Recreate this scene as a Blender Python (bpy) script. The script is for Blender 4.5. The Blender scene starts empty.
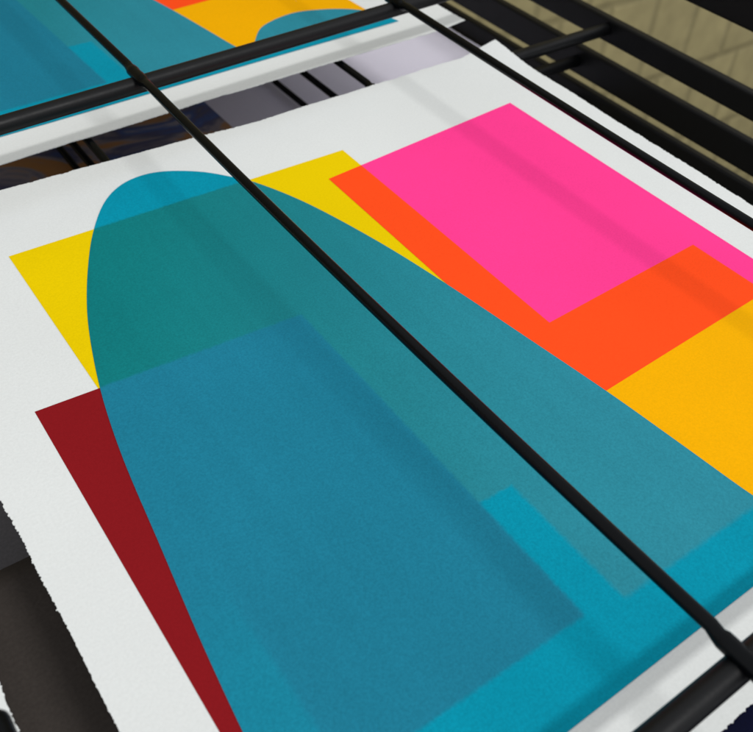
import bpy, bmesh, math, random
from mathutils import Vector, Matrix, noise

random.seed(7)
C = bpy.context.scene.collection
S = 0.38                      # metres per layout unit (the camera hangs one unit above the prints)

# ------------------------------------------------------------------ camera
cd = bpy.data.cameras.new("camera")
cam = bpy.data.objects.new("camera", cd)
C.objects.link(cam)
bpy.context.scene.camera = cam
cd.sensor_fit = 'HORIZONTAL'
cd.sensor_width = 36.0
cd.lens = 36.0 * 891.06 / 753.0
cd.clip_start = 0.01
cd.clip_end = 60.0
rx = Vector((0.81268371, -0.58044092, 0.0513179))
dn = Vector((-0.38081872, -0.59571291, -0.70717977))
fw = Vector((0.44104681, 0.55517066, -0.70516895))
m = Matrix((rx, -dn, -fw)).transposed().to_4x4()
m.translation = Vector((0, 0, S))
cam.matrix_world = m
cd.dof.use_dof = True
cd.dof.focus_distance = 0.53
cd.dof.aperture_fstop = 12.5

# ------------------------------------------------------------------ light
sc = bpy.context.scene
sc.view_settings.view_transform = 'Standard'
sc.view_settings.look = 'None'
sc.view_settings.exposure = 0.0
sc.view_settings.gamma = 1.0
w = bpy.data.worlds.new("World")
sc.world = w
w.use_nodes = True
bg = w.node_tree.nodes["Background"]
bg.inputs[0].default_value = (0.96, 0.975, 1.0, 1)
bg.inputs[1].default_value = 0.85


def area(name, loc, target, sx, sy, power, col):
    d = bpy.data.lights.new(name, 'AREA')
    d.shape = 'RECTANGLE'
    d.size, d.size_y = sx, sy
    d.energy = power
    d.color = col
    o = bpy.data.objects.new(name, d)
    C.objects.link(o)
    z = (Vector(loc) - Vector(target)).normalized()
    x = Vector((1, 0, 0))
    y = z.cross(x).normalized()
    x = y.cross(z)
    mm = Matrix((x, y, z)).transposed().to_4x4()
    mm.translation = Vector(loc)
    o.matrix_world = mm
    return o


# a ceiling batten of fluorescent tubes behind the photographer, long along the shelf bars
area("ceiling_tube_light", (1.6, -2.95, 5.0), (0.3, 0.3, 0), 1.7, 0.36, 152, (1.0, 0.99, 0.97))


# ------------------------------------------------------------------ helpers
def lin(r, g, b):
    f = lambda c: (c / 255) / 12.92 if c / 255 <= 0.04045 else ((c / 255 + 0.055) / 1.055) ** 2.4
    return (f(r), f(g), f(b), 1)


def new_mat(name, col, rough=0.6, spec=0.3):
    mt = bpy.data.materials.new(name)
    mt.use_nodes = True
    b = mt.node_tree.nodes["Principled BSDF"]
    b.inputs["Base Color"].default_value = col
    b.inputs["Roughness"].default_value = rough
    b.inputs["Specular IOR Level"].default_value = spec
    return mt, mt.node_tree.nodes, mt.node_tree.links, b


def grain_mat(name, col, rough=0.55, spec=0.3, fine=900.0, amt=0.10, cloud=0.05, bump=0.05):
    """a printed or raw paper surface: fine tooth, slow unevenness of the ink film"""
    mt, n, l, b = new_mat(name, col, rough, spec)
    tc = n.new("ShaderNodeTexCoord")
    f1 = n.new("ShaderNodeTexNoise"); f1.inputs["Scale"].default_value = fine; f1.inputs["Detail"].default_value = 3
    f2 = n.new("ShaderNodeTexNoise"); f2.inputs["Scale"].default_value = 9; f2.inputs["Detail"].default_value = 4
    l.new(tc.outputs["Object"], f1.inputs["Vector"]); l.new(tc.outputs["Object"], f2.inputs["Vector"])
    r1 = n.new("ShaderNodeMapRange"); r1.inputs[1].default_value = 0.3; r1.inputs[2].default_value = 0.7
    r1.inputs[3].default_value = 1 - amt; r1.inputs[4].default_value = 1 + amt
    r2 = n.new("ShaderNodeMapRange"); r2.inputs[1].default_value = 0.3; r2.inputs[2].default_value = 0.7
    r2.inputs[3].default_value = 1 - cloud; r2.inputs[4].default_value = 1 + cloud
    l.new(f1.outputs["Fac"], r1.inputs[0]); l.new(f2.outputs["Fac"], r2.inputs[0])
    mu = n.new("ShaderNodeMath"); mu.operation = 'MULTIPLY'
    l.new(r1.outputs[0], mu.inputs[0]); l.new(r2.outputs[0], mu.inputs[1])
    vm = n.new("ShaderNodeVectorMath"); vm.operation = 'SCALE'
    vm.inputs[0].default_value = col[:3]
    l.new(mu.outputs[0], vm.inputs["Scale"])
    l.new(vm.outputs[0], b.inputs["Base Color"])
    if name.startswith("ink_"):                              # sparse pinholes where the mesh left no ink
        vo = n.new("ShaderNodeTexVoronoi"); vo.inputs["Scale"].default_value = 70
        l.new(tc.outputs["Object"], vo.inputs["Vector"])
        lt = n.new("ShaderNodeMath"); lt.operation = 'LESS_THAN'; lt.inputs[1].default_value = 0.024
        l.new(vo.outputs["Distance"], lt.inputs[0])
        sp = n.new("ShaderNodeSeparateColor"); l.new(vo.outputs["Color"], sp.inputs[0])
        gt = n.new("ShaderNodeMath"); gt.operation = 'GREATER_THAN'; gt.inputs[1].default_value = 0.93
        l.new(sp.outputs[0], gt.inputs[0])
        pm = n.new("ShaderNodeMath"); pm.operation = 'MULTIPLY'
        l.new(lt.outputs[0], pm.inputs[0]); l.new(gt.outputs[0], pm.inputs[1])
        px_ = n.new("ShaderNodeMix"); px_.data_type = 'RGBA'
        l.new(pm.outputs[0], px_.inputs[0]); l.new(vm.outputs[0], px_.inputs[6]); px_.inputs[7].default_value = lin(205, 200, 190)
        l.new(px_.outputs[2], b.inputs["Base Color"])
    bp = n.new("ShaderNodeBump"); bp.inputs["Strength"].default_value = bump; bp.inputs["Distance"].default_value = 0.0005
    l.new(f1.outputs["Fac"], bp.inputs["Height"]); l.new(bp.outputs[0], b.inputs["Normal"])
    return mt


def link(name, bm, mats, parent=None, smooth=False, zf=None):
    me = bpy.data.meshes.new(name)
    for v in bm.verts:
        v.co *= S
    bm.normal_update()
    bm.to_mesh(me)
    bm.free()
    for mt in (mats if isinstance(mats, (list, tuple)) else [mats]):
        me.materials.append(mt)
    if smooth and name != "paper_sheet":
        for p in me.polygons:
            p.use_smooth = True
    if zf:
        e = 0.004
        ns = []
        for v in me.vertices:
            x, y = v.co.x / S, v.co.y / S
            ns.append(Vector((-(zf(x + e, y) - zf(x - e, y)) / (2 * e), -(zf(x, y + e) - zf(x, y - e)) / (2 * e), 1)).normalized())
        me.normals_split_custom_set_from_vertices(ns)
    o = bpy.data.objects.new(name, me)
    C.objects.link(o)
    if parent:
        o.parent = parent
    return o


def empty(name, loc=(0, 0, 0), rz=0.0):
    o = bpy.data.objects.new(name, None)
    C.objects.link(o)
    o.location = Vector(loc) * S
    o.rotation_euler = (0, 0, rz)
    o.empty_display_size = 0.02
    return o


def tag(o, label=None, cat=None, group=None, kind=None):
    for k, v in (("label", label), ("category", cat), ("group", group), ("kind", kind)):
        if v:
            o[k] = v
    return o


def copy_tree(o, parent=None):
    c = o.copy()
    C.objects.link(c)
    c.parent = parent
    for ch in list(o.children):
        copy_tree(ch, c)
    return c


def tube(bm, pts, radii, seg=20):
    """a closed round tube along a polyline, one radius per point"""
    pts = [Vector(p) for p in pts]
    rings = []
    for i, p in enumerate(pts):
        d = (pts[min(i + 1, len(pts) - 1)] - pts[max(i - 1, 0)]).normalized()
        up = Vector((0, 0, 1)) if abs(d.z) < 0.9 else Vector((1, 0, 0))
        a = d.cross(up).normalized()
        b = a.cross(d).normalized()
        r = radii[i] if isinstance(radii, (list, tuple)) else radii
        rings.append([bm.verts.new(p + a * r * math.cos(t) + b * r * math.sin(t))
                      for t in [2 * math.pi * k / seg for k in range(seg)]])
    for r0, r1 in zip(rings, rings[1:]):
        for k in range(seg):
            bm.faces.new((r0[k], r0[(k + 1) % seg], r1[(k + 1) % seg], r1[k]))
    bm.faces.new(rings[0][::-1])
    bm.faces.new(rings[-1])
    bmesh.ops.recalc_face_normals(bm, faces=bm.faces)


def bevel_box(bm, lo, hi, bev, seg=3):
    lo, hi = Vector(lo), Vector(hi)
    r = bmesh.ops.create_cube(bm, size=1)
    for v in r["verts"]:
        v.co = Vector(((lo[i] + hi[i]) / 2 + v.co[i] * (hi[i] - lo[i]) for i in range(3)))
    es = list({e for v in r["verts"] for e in v.link_edges})
    bmesh.ops.bevel(bm, geom=es, offset=bev, segments=seg, affect='EDGES', profile=0.5)


def spline(pts, n=10):
    out = []
    P = [Vector((p[0], p[1])) for p in pts]
    for i in range(len(P) - 1):
        p0 = P[max(i - 1, 0)]; p1 = P[i]; p2 = P[i + 1]; p3 = P[min(i + 2, len(P) - 1)]
        for k in range(n):
            t = k / n
            out.append(0.5 * (2 * p1 + (p2 - p0) * t + (2 * p0 - 5 * p1 + 4 * p2 - p3) * t * t
                              + (3 * p1 - p0 - 3 * p2 + p3) * t ** 3))
    out.append(P[-1])
    return [(v.x, v.y) for v in out]


def inside(p, poly):
    c = False
    j = len(poly) - 1
    for i in range(len(poly)):
        a, b = poly[i], poly[j]
        if (a[1] > p[1]) != (b[1] > p[1]) and p[0] < (b[0] - a[0]) * (p[1] - a[1]) / (b[1] - a[1]) + a[0]:
            c = not c
        j = i
    return c


def sstep(a, b, x):
    t = max(0.0, min(1.0, (x - a) / (b - a)))
    return t * t * (3 - 2 * t)


def paper_z(x, y):
    """how the heavy rag paper lies: barely cockled, the right margin and the far right corner lifting"""
    z = 0.0022 * noise.noise(Vector((x * 2.1, y * 1.7, 3.3)))
    z += 0.010 * sstep(1.40, 1.56, x)
    z += 0.016 * sstep(1.42, 1.56, x) * sstep(1.38, 1.58, y)
    z += 0.006 * sstep(0.16, 0.05, y) * sstep(0.9, 0.2, abs(x - 0.8))
    return z


GRID = 0.035


def sheet(poly, off, cuts=(), classify=None, zf=paper_z):
    """a flat printed shape draped on the paper: polygon, cut along given lines and a fine grid"""
    bm = bmesh.new()
    bm.faces.new([bm.verts.new((p[0], p[1], 0)) for p in poly])
    xs = [p[0] for p in poly]; ys = [p[1] for p in poly]

    def cut(co, no):
        g = bm.verts[:] + bm.edges[:] + bm.faces[:]
        bmesh.ops.bisect_plane(bm, geom=g, plane_co=co, plane_no=no, dist=1e-6)
    for a, b in cuts:
        cut((a[0], a[1], 0), (-(b[1] - a[1]), b[0] - a[0], 0))
    k = math.floor(min(xs) / GRID) + 1
    while k * GRID < max(xs):
        cut((k * GRID, 0, 0), (1, 0, 0)); k += 1
    k = math.floor(min(ys) / GRID) + 1
    while k * GRID < max(ys):
        cut((0, k * GRID, 0), (0, 1, 0)); k += 1
    bmesh.ops.triangulate(bm, faces=[f for f in bm.faces if len(f.verts) > 4])
    bm.normal_update()
    for f in bm.faces:
        if f.normal.z < 0:
            f.normal_flip()
    if classify:
        for f in bm.faces:
            c = f.calc_center_median()
            f.material_index = classify((c.x, c.y))
    for v in bm.verts:
        v.co.z = zf(v.co.x, v.co.y) + off
    return bm


def deckle(corners, amp, seed, step=0.0013):
    """torn rag-paper outline through the corner points"""
    out = []
    n = len(corners)
    for i in range(n):
        a = Vector(corners[i]); b = Vector(corners[(i + 1) % n])
        d = b - a
        L = d.length
        nn = Vector((d.y, -d.x)).normalized()
        cnt = max(2, int(L / step))
        for k in range(cnt):
            t = k / cnt
            p = a + d * t
            q = Vector((p.x * 1.0 + seed, p.y * 1.0, seed * 1.7))
            fade = min(1, min(t, 1 - t) * L / 0.02)
            o = amp * fade * (0.7 * noise.noise(q * 8) + (0.35 + 0.6 * abs(noise.noise(q * 5 + Vector((3, 1, 2))))) * (0.3 * noise.noise(q * 33) + 0.45 * noise.noise(q * 120) + 0.6 * noise.noise(q * 260) + 0.4 * noise.noise(q * 520))
                              - 0.9 * max(0, noise.noise(q * 30 + Vector((9, 9, 9))) - 0.25))
            if random.random() < 0.02:                       # a loose fibre or a nick
                o += amp * random.uniform(-0.5, 0.5) * fade
            out.append((p.x + nn.x * o, p.y + nn.y * o))
    return out


# ------------------------------------------------------------------ materials
M = {}
M['paper'] = grain_mat("rag_paper", lin(221, 224, 223), 0.85, 0.12, 650, 0.03, 0.02, 0.26)
INK = dict(yellow=(232, 200, 0), amber=(243, 174, 0), crimson=(133, 22, 28), pink=(255, 62, 146), orange=(255, 78, 28),
           cyan=(5, 142, 168), teal_green=(14, 119, 121), teal_blue=(30, 121, 147), teal_grey_sheen=(46, 136, 155),
           teal_pale=(25, 129, 154))
for k, v in INK.items():
    soft = k.startswith('teal') or k == 'cyan'
    M[k] = grain_mat("ink_" + k, lin(*v), 0.55 if soft else 0.6, 0.03 if soft else 0.04, 800, 0.09 if soft else 0.045,
                     0.05 if soft else 0.03, 0.2)

YEL = [(0.238, 1.356), (0.938, 1.347), (0.932, 0.486), (0.243, 0.493)]
CRI = [(0.144, 0.981), (0.590, 0.955), (0.588, 0.284), (0.140, 0.288)]
PNK = [(0.853, 1.271), (1.380, 1.316), (1.388, 0.566), (0.845, 0.544)]
AMB = [(0.645, 0.702), (1.323, 0.728), (1.332, 0.268), (0.649, 0.272)]


def teal_film():
    """the translucent teal ink: its hue where it was pulled over white, over the yellows and over crimson"""
    mt = grain_mat("teal_film", lin(*INK['cyan']), 0.55, 0.03, 800, 0.10, 0.05, 0.2)
    n = mt.node_tree.nodes; l = mt.node_tree.links

    def math_(op, a, b=None, c=None):
        q = n.new("ShaderNodeMath"); q.operation = op
        for i, v in enumerate((a, b, c)):
            if v is None:
                continue
            if isinstance(v, (int, float)):
                q.inputs[i].default_value = v
            else:
                l.new(v, q.inputs[i])
        return q.outputs[0]
    tc = n.new("ShaderNodeTexCoord"); sx = n.new("ShaderNodeSeparateXYZ")
    wob = n.new("ShaderNodeTexNoise"); wob.inputs["Scale"].default_value = 320; wob.inputs["Detail"].default_value = 2
    l.new(tc.outputs["Object"], wob.inputs["Vector"]); l.new(tc.outputs["Object"], sx.inputs[0])
    wb = math_('MULTIPLY_ADD', wob.outputs["Fac"], 0.006, -0.003)
    X = math_('ADD', math_('DIVIDE', sx.outputs["X"], S), wb)
    Y = math_('ADD', math_('DIVIDE', sx.outputs["Y"], S), wb)

    def ramp(v, a, b):
        q = n.new("ShaderNodeMapRange"); q.interpolation_type = 'SMOOTHSTEP'
        q.inputs[1].default_value = a; q.inputs[2].default_value = b
        l.new(v, q.inputs[0])
        return q.outputs[0]

    def mask(poly, soft):
        out = None
        cxm = sum(p[0] for p in poly) / 4; cym = sum(p[1] for p in poly) / 4
        for (a, b) in [(poly[i], poly[(i + 1) % 4]) for i in range(4)]:
            d = Vector((b[0] - a[0], b[1] - a[1])).normalized()
            nx, ny = d.y, -d.x
            if (cxm - a[0]) * nx + (cym - a[1]) * ny < 0:
                nx, ny = -nx, -ny
            k = -(a[0] * nx + a[1] * ny)
            v = math_('ADD', math_('MULTIPLY_ADD', X, nx, k), math_('MULTIPLY', Y, ny))
            m1 = ramp(v, -soft, soft)
            out = m1 if out is None else math_('MULTIPLY', out, m1)
        return out

    def mix(f, a, b):
        q = n.new("ShaderNodeMix"); q.data_type = 'RGBA'
        l.new(f, q.inputs[0])
        for i, v in ((6, a), (7, b)):
            if isinstance(v, tuple):
                q.inputs[i].default_value = v
            else:
                l.new(v, q.inputs[i])
        return q.outputs[2]
    mY, mA, mC = mask(YEL, 0.0035), mask(AMB, 0.005), mask(CRI, 0.004)
    # tint runs green to blue grey, with the right side's sheen painted in
    sheen_drift = ramp(math_('MULTIPLY_ADD', Y, -0.55, X), -0.42, 0.72)
    over_yellow = mix(sheen_drift, lin(*INK['teal_green']), lin(*INK['teal_grey_sheen']))
    # thin band where the crimson film was pulled without yellow beneath it
    pale = math_('MULTIPLY', ramp(X, 0.240, 0.226), ramp(Y, 0.62, 0.40))
    over_red = mix(pale, lin(*INK['teal_blue']), lin(*INK['teal_pale']))
    col = mix(math_('MAXIMUM', mY, mA), lin(*INK['cyan']), over_yellow)
    col = mix(mC, col, over_red)
    # squeegee streaks along the pull
    mp_ = n.new("ShaderNodeMapping"); mp_.inputs["Scale"].default_value = (60, 3, 1)
    st = n.new("ShaderNodeTexNoise"); st.inputs["Scale"].default_value = 1.0; st.inputs["Detail"].default_value = 4
    l.new(tc.outputs["Object"], mp_.inputs[0]); l.new(mp_.outputs[0], st.inputs["Vector"])
    sr = n.new("ShaderNodeMapRange"); sr.inputs[1].default_value = 0.3; sr.inputs[2].default_value = 0.7
    sr.inputs[3].default_value = 0.965; sr.inputs[4].default_value = 1.035
    l.new(st.outputs["Fac"], sr.inputs[0])
    v2 = n.new("ShaderNodeVectorMath"); v2.operation = 'SCALE'
    l.new(col, v2.inputs[0]); l.new(sr.outputs[0], v2.inputs["Scale"])
    sn = [q for q in n if q.bl_idname == "ShaderNodeVectorMath" and q != v2][0]
    l.new(v2.outputs[0], sn.inputs[0])
    return mt


M['teal_film'] = teal_film()

mt, n, l, b = new_mat("black_powder_coat", (0.004, 0.0043, 0.005, 1), 0.42, 0.2)
tc = n.new("ShaderNodeTexCoord")
nz = n.new("ShaderNodeTexNoise"); nz.inputs["Scale"].default_value = 60; nz.inputs["Detail"].default_value = 5
l.new(tc.outputs["Object"], nz.inputs["Vector"])
mr = n.new("ShaderNodeMapRange"); mr.inputs[3].default_value = 0.32; mr.inputs[4].default_value = 0.58
l.new(nz.outputs["Fac"], mr.inputs[0]); l.new(mr.outputs[0], b.inputs["Roughness"])
bp_ = n.new("ShaderNodeBump"); bp_.inputs["Strength"].default_value = 0.15; bp_.inputs["Distance"].default_value = 0.0006
nz2 = n.new("ShaderNodeTexNoise"); nz2.inputs["Scale"].default_value = 500
l.new(tc.outputs["Object"], nz2.inputs["Vector"])
l.new(nz2.outputs["Fac"], bp_.inputs["Height"]); l.new(bp_.outputs[0], b.inputs["Normal"])
M['black'] = mt
# the thin rods: a glossier satin black
mt = mt.copy(); mt.name = "black_rod_paint"
n = mt.node_tree.nodes; l = mt.node_tree.links; b = n["Principled BSDF"]
b.inputs["Base Color"].default_value = (0.0012, 0.0018, 0.0026, 1)
b.inputs["Specular IOR Level"].default_value = 0.12
tc = [q for q in n if q.bl_idname == "ShaderNodeTexCoord"][0]
for q in list(b.inputs["Roughness"].links):
    l.remove(q)
b.inputs["Roughness"].default_value = 0.27
M['rod'] = mt

# painted block wall
mt, n, l, b = new_mat("painted_block", (0.2, 0.17, 0.085, 1), 0.7, 0.2)
tc = n.new("ShaderNodeTexCoord")
sx = n.new("ShaderNodeSeparateXYZ"); cx = n.new("ShaderNodeCombineXYZ")
l.new(tc.outputs["Object"], sx.inputs[0])
l.new(sx.outputs["X"], cx.inputs["X"]); l.new(sx.outputs["Z"], cx.inputs["Y"])
br = n.new("ShaderNodeTexBrick")
br.inputs["Scale"].default_value = 1.0
br.inputs["Brick Width"].default_value = 0.18; br.inputs["Row Height"].default_value = 0.26
br.inputs["Mortar Size"].default_value = 0.018; br.inputs["Mortar Smooth"].default_value = 0.9
br.inputs["Color1"].default_value = (0.335, 0.285, 0.14, 1); br.inputs["Color2"].default_value = (0.315, 0.268, 0.132, 1)
br.inputs["Mortar"].default_value = (0.245, 0.209, 0.103, 1)
l.new(cx.outputs[0], br.inputs["Vector"])
nz = n.new("ShaderNodeTexNoise"); nz.inputs["Scale"].default_value = 14; nz.inputs["Detail"].default_value = 6
l.new(tc.outputs["Object"], nz.inputs["Vector"])
mr = n.new("ShaderNodeMapRange"); mr.inputs[1].default_value = 0.3; mr.inputs[2].default_value = 0.7
mr.inputs[3].default_value = 0.85; mr.inputs[4].default_value = 1.12
l.new(nz.outputs["Fac"], mr.inputs[0])
vm = n.new("ShaderNodeVectorMath"); vm.operation = 'SCALE'
l.new(br.outputs["Color"], vm.inputs[0]); l.new(mr.outputs[0], vm.inputs["Scale"])
l.new(vm.outputs[0], b.inputs["Base Color"])
bp_ = n.new("ShaderNodeBump"); bp_.inputs["Strength"].default_value = 0.6; bp_.inputs["Distance"].default_value = 0.004
bp_.invert = True
l.new(br.outputs["Fac"], bp_.inputs["Height"]); l.new(bp_.outputs[0], b.inputs["Normal"])
M['block'] = mt

# dark workshop floor
mt, n, l, b = new_mat("worn_floor", (0.05, 0.045, 0.04, 1), 0.6, 0.3)
tc = n.new("ShaderNodeTexCoord")
nz = n.new("ShaderNodeTexNoise"); nz.inputs["Scale"].default_value = 7; nz.inputs["Detail"].default_value = 8
l.new(tc.outputs["Object"], nz.inputs["Vector"])
cr = n.new("ShaderNodeValToRGB")
cr.color_ramp.elements[0].position = 0.3; cr.color_ramp.elements[0].color = (0.03, 0.028, 0.027, 1)
cr.color_ramp.elements[1].position = 0.75; cr.color_ramp.elements[1].color = (0.075, 0.068, 0.06, 1)
l.new(nz.outputs["Fac"], cr.inputs[0]); l.new(cr.outputs[0], b.inputs["Base Color"])
M['floor'] = mt

# marbled ink of the dark print lower in the rack
mt, n, l, b = new_mat("marbled_ink", (0.05, 0.05, 0.1, 1), 0.5, 0.3)
tc = n.new("ShaderNodeTexCoord")
wv = n.new("ShaderNodeTexNoise"); wv.inputs["Scale"].default_value = 9; wv.inputs["Detail"].default_value = 5
wv.inputs["Distortion"].default_value = 1.6
l.new(tc.outputs["Object"], wv.inputs["Vector"])
cr = n.new("ShaderNodeValToRGB")
e = cr.color_ramp.elements
e[0].position = 0.30; e[0].color = (0.46, 0.21, 0.06, 1)
e[1].position = 0.46; e[1].color = (0.27, 0.235, 0.255, 1)
x = e.new(0.42); x.color = (0.42, 0.20, 0.075, 1)
x = e.new(0.52); x.color = (0.09, 0.09, 0.17, 1)
x = e.new(0.58); x.color = (0.06, 0.11, 0.32, 1)
x = e.new(0.66); x.color = (0.30, 0.28, 0.32, 1)
l.new(wv.outputs["Fac"], cr.inputs[0]); l.new(cr.outputs[0], b.inputs["Base Color"])
M['marble'] = mt
M['lavender'] = grain_mat("lavender_paper", (0.78, 0.75, 0.86, 1), 0.8, 0.15, 600, 0.03, 0.02, 0.2)
M['brown_card'] = grain_mat("brown_card", (0.058, 0.048, 0.042, 1), 0.7, 0.25, 500, 0.12, 0.2, 0.1)
M['navy_card'] = grain_mat("navy_card", (0.004, 0.005, 0.022, 1), 0.6, 0.05, 500, 0.1, 0.3, 0.1)
M['grey_card'] = grain_mat("grey_card", (0.26, 0.25, 0.27, 1), 0.7, 0.25, 500, 0.1, 0.15, 0.1)

# ------------------------------------------------------------------ the setting
bm = bmesh.new()
bmesh.ops.create_grid(bm, x_segments=4, y_segments=4, size=1)
for v in bm.verts:
    v.co = Vector((v.co.x * 10 + 3, v.co.y * 6 - 2.26, -3.8))
tag(link("floor", bm, M['floor']), kind="structure")
bm = bmesh.new()
bevel_box(bm, (-7, 3.75, -3.8), (13, 4.25, 3.4), 0.02)
tag(link("block_wall", bm, M['block']), "khaki painted block wall with mortar joints, out of focus behind the black rack rails", "wall")

# ------------------------------------------------------------------ the drying rack
rack = tag(empty("drying_rack", (1.0, 1.5, -3.8)),
           "black metal print drying rack with thin rods welded over thick round bars", "drying rack")
OFF = Vector((1.0, 1.5, -3.8))


def rel(bm):
    for v in bm.verts:
        v.co -= OFF


RX = 1.94


def shelf(z, rods, bars, rail, r_rod=0.0088, r_bar=0.0168, y0=-0.55, y1=3.5, bow=0.0):
    bm = bmesh.new()
    bevel_box(bm, (RX, y0, rail[0]), (RX + 0.028, y1, rail[1]), 0.007)
    rel(bm)
    sh = link("shelf", bm, M['black'], rack)
    bm = bmesh.new()
    bevel_box(bm, (-1.70, y0, rail[0]), (-1.672, y1, rail[1]), 0.007)
    rel(bm)
    link("side_rail", bm, M['black'], sh)
    for (ya, yb) in bars:                         # y at x=.3 and at x=1.3: the bars are not quite square to the rods
        k = yb - ya
        f = lambda x: ya + k * (x - 0.3)
        bm = bmesh.new()
        xs = (-1.675, -0.6, 0.3, 0.8, 1.3, RX + 0.004)
        tube(bm, [(x, f(x), z - r_rod - r_bar * 0.82) for x in xs], r_bar, 28)
        rel(bm)
        link("cross_bar", bm, M['black'], sh, True)
    for xr in rods:
        bm = bmesh.new()
        marks = sorted([y0 + 0.02, y1 - 0.02] + [0.2 + 0.1 * q for q in range(14)] + [a + (c - a) * (xr - 0.3) + d for a, c in bars for d in (-0.045, -0.034, -0.027, -0.017, -0.006, 0.006, 0.017, 0.027, 0.034, 0.045)])
        P, Rr = [], []
        for y in marks:
            near = min((abs(y - (a + (c - a) * (xr - 0.3))) for a, c in bars), default=9)
            j = noise.noise(Vector((xr * 31, y * 90, 1.0)))
            P.append((xr + (0.0012 * j if near < 0.04 else 0.0) + bow * min(1.0, (2 * (y - 0.11) / 1.48 - 1) ** 2), y, z - (0.004 if near < 0.04 else 0.0)))
            Rr.append(r_rod * ((1.33 + 0.16 * j) if near < 0.03 else (1.08 if near < 0.038 else 1.0)))
        tube(bm, P, Rr, 20)
        rel(bm)
        link("wire_rod", bm, M['rod'], sh, True)
    return sh


top = shelf(0.150, (0.598, 1.255, -0.71), ((0.1115, 0.1125), (1.563, 1.623), (3.08, 3.12)), (0.121, 0.215), bow=0.009)
shelf(-0.0135, (-0.15, 0.512, 1.165, -0.82), ((0.14, 0.14), (1.53, 1.535), (3.1, 3.1)), (-0.072, -0.008))
shelf(-0.138, (-0.13, 0.54, 1.193, -0.80), ((0.14, 0.14), (1.60, 1.61), (3.1, 3.1)), (-0.200, -0.12))
shelf(-0.262, (-0.10, 0.562, 1.222, -0.78), ((0.14, 0.14), (1.60, 1.60), (3.1, 3.1)), (-0.300, -0.226))
shelf(-0.385, (-0.74,), ((0.14, 0.14), (1.55, 1.55), (3.1, 3.1)), (-0.42, -0.345))

# a short rod of the top shelf that ends in a rounded tip, reaching into view at the lower left corner
bm = bmesh.new()
rr = 0.0125
tube(bm, [(-0.048, -0.53, 0.15)] + [(-0.048, 0.474 + rr * math.sin(t), 0.15) for t in (0, 0.4, 0.8, 1.1, 1.3, 1.45, 1.54)],
     [rr] + [rr * math.cos(t) for t in (0, 0.4, 0.8, 1.1, 1.3, 1.45, 1.54)], 20)
rel(bm)
link("wire_rod", bm, M['rod'], top, True)

# ------------------------------------------------------------------ the prints
ARCH = [(0.155, 0.300), (0.162, 0.396), (0.175, 0.522), (0.194, 0.671), (0.214, 0.826), (0.237, 0.950), (0.266, 1.060),
        (0.297, 1.153), (0.339, 1.250), (0.386, 1.340), (0.439, 1.416), (0.488, 1.456), (0.538, 1.469), (0.588, 1.459),
        (0.645, 1.424), (0.687, 1.380), (0.726, 1.326), (0.773, 1.215), (0.818, 1.046), (0.849, 0.881), (0.874, 0.715),
        (0.898, 0.546), (0.913, 0.406), (0.925, 0.290), (0.936, 0.250), (0.955, 0.246), (0.985, 0.288), (1.045, 0.345),
        (1.144, 0.370), (1.225, 0.352), (1.298, 0.312), (1.345, 0.255), (1.362, 0.189)]
arch = [(0.154, 0.189)] + spline(ARCH, 8)
arch = [(p[0], p[1]) for p in arch][::-1]


def rim(bm, t=0.0016):
    """give a sheet its thickness: drop a rim from the outline and close it underneath"""
    for f in bm.faces:
        f.smooth = True
    es = [e for e in bm.edges if e.is_boundary]
    g = bmesh.ops.extrude_edge_only(bm, edges=es)["geom"]
    for v in g:
        if isinstance(v, bmesh.types.BMVert):
            v.co.z -= t
    for f in g:
        if isinstance(f, bmesh.types.BMFace):
            f.smooth = False
    bmesh.ops.recalc_face_normals(bm, faces=bm.faces)
    up = sum(f.normal.z * f.calc_area() for f in bm.faces)
    if up < 0:
        bmesh.ops.reverse_faces(bm, faces=bm.faces)
    return bm


def edges(*polys):
    return [(p[i], p[(i + 1) % len(p)]) for p in polys for i in range(len(p))]


PAPER = [(0.052, 0.088), (1.505, 0.090), (1.522, 0.80), (1.532, 1.548), (1.30, 1.548), (0.82, 1.538), (0.046, 1.572)]


def art_print():
    root = empty("art_print")
    link("paper_sheet", rim(sheet(deckle(PAPER, 0.0044, 1.0), 0.0)), M['paper'], root, True, paper_z)
    link("crimson_rectangle", sheet(CRI, 0.0004), M['crimson'], root, True, paper_z)
    link("yellow_rectangle", sheet(YEL, 0.0005, edges(CRI), lambda c: 1 if inside(c, CRI) else 0), [M['yellow'], M['crimson']], root, True, paper_z)
    link("amber_rectangle", sheet(AMB, 0.0008), M['amber'], root, True, paper_z)
    link("pink_rectangle", sheet(PNK, 0.0011, edges(YEL, AMB), lambda c: 1 if inside(c, YEL) or inside(c, AMB) else 0),
         [M['pink'], M['orange']], root, True, paper_z)
    link("teal_arch", sheet(arch, 0.0014), M['teal_film'], root, True, paper_z)
    return root


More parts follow.
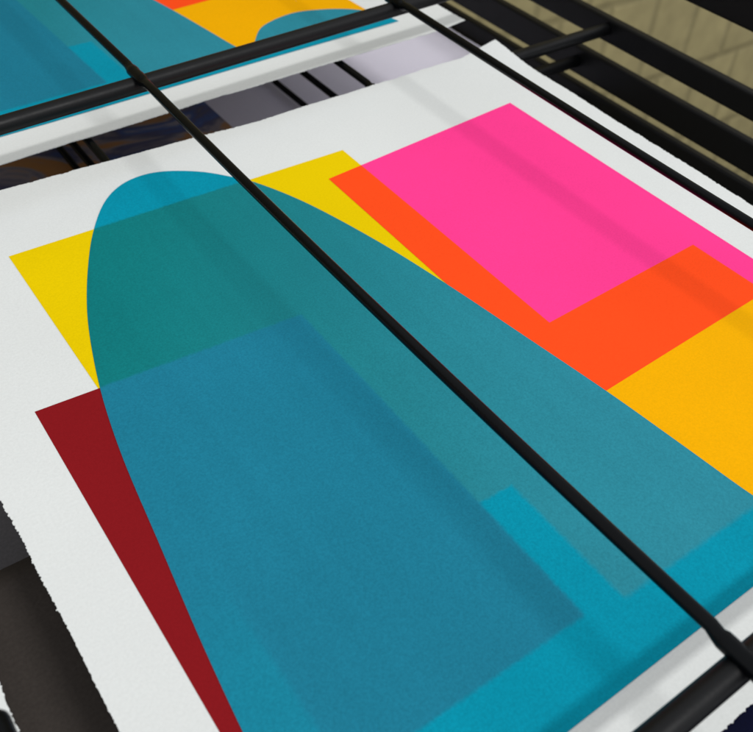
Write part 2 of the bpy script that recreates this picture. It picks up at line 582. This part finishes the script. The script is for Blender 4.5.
G = "identical abstract screen prints drying on the rack"
main = art_print()
tag(main, "nearest abstract print, its large teal arch over pink, yellow and crimson shown almost whole", "print", G)
second = copy_tree(main)
second.location = Vector((0.062, 1.545, 0.0)) * S
second.rotation_euler = (0, 0, 0.043)
tag(second, "abstract print lying behind the upper thick bar, only its lower part in view", "print", G)
third = copy_tree(main)
third.location = Vector((-1.556, 0.0, 0.0)) * S
tag(third, "sliver of a print's torn white margin at the lower left corner of the view", "print", G)


# a marbled print lower in the rack
def low_z(x, y):
    return 0.003 * noise.noise(Vector((x * 2, y * 2, 8.1)))


def marbled():
    root = empty("marbled_print")
    link("paper_sheet", rim(sheet(deckle([(0, 0), (1.765, 0), (1.765, 1.5), (0, 1.5)], 0.005, 4.0, 0.008), 0, zf=low_z)), M['lavender'], root, True, low_z)
    link("marbled_image", sheet([(0.08, 0.06), (0.84, 0.06), (0.84, 1.42), (0.08, 1.42)], 0.0006, zf=low_z), M['marble'], root, True)
    return root


mp = marbled()
mp.location = Vector((0.165, 1.62, -0.280)) * S
tag(mp, "blue and orange marbled print with pale lavender margin, lowest in the gap between prints", "print")

# plain cards on the lower shelves, seen past the left margin
for nm, lo, hi, z, mat, lab in (
        ("card_sheet", (-1.3, -0.35), (0.40, 0.838), -0.122, 'brown_card', "dark brown card on the shelf below, left of the white torn margin"),
        ("card_sheet", (-1.3, 0.55), (0.40, 1.40), -0.246, 'grey_card', "dark charcoal card beneath the brown card at the left edge"),
        ("card_sheet", (0.45, -0.60), (1.6, 0.40), -0.122, 'navy_card', "near black navy card below the lower thick bar, at the lower right corner")):
    bm = sheet([(lo[0], lo[1]), (hi[0], lo[1]), (hi[0], hi[1]), (lo[0], hi[1])], 0.0, zf=low_z)
    for v in bm.verts:
        v.co.x -= lo[0]; v.co.y -= lo[1]
    o = link(nm, bm, M[mat], None, True)
    o.location = Vector((lo[0], lo[1], z)) * S
    sol = o.modifiers.new("thickness", 'SOLIDIFY'); sol.thickness = 0.0012; sol.offset = -1
    tag(o, lab, "card")
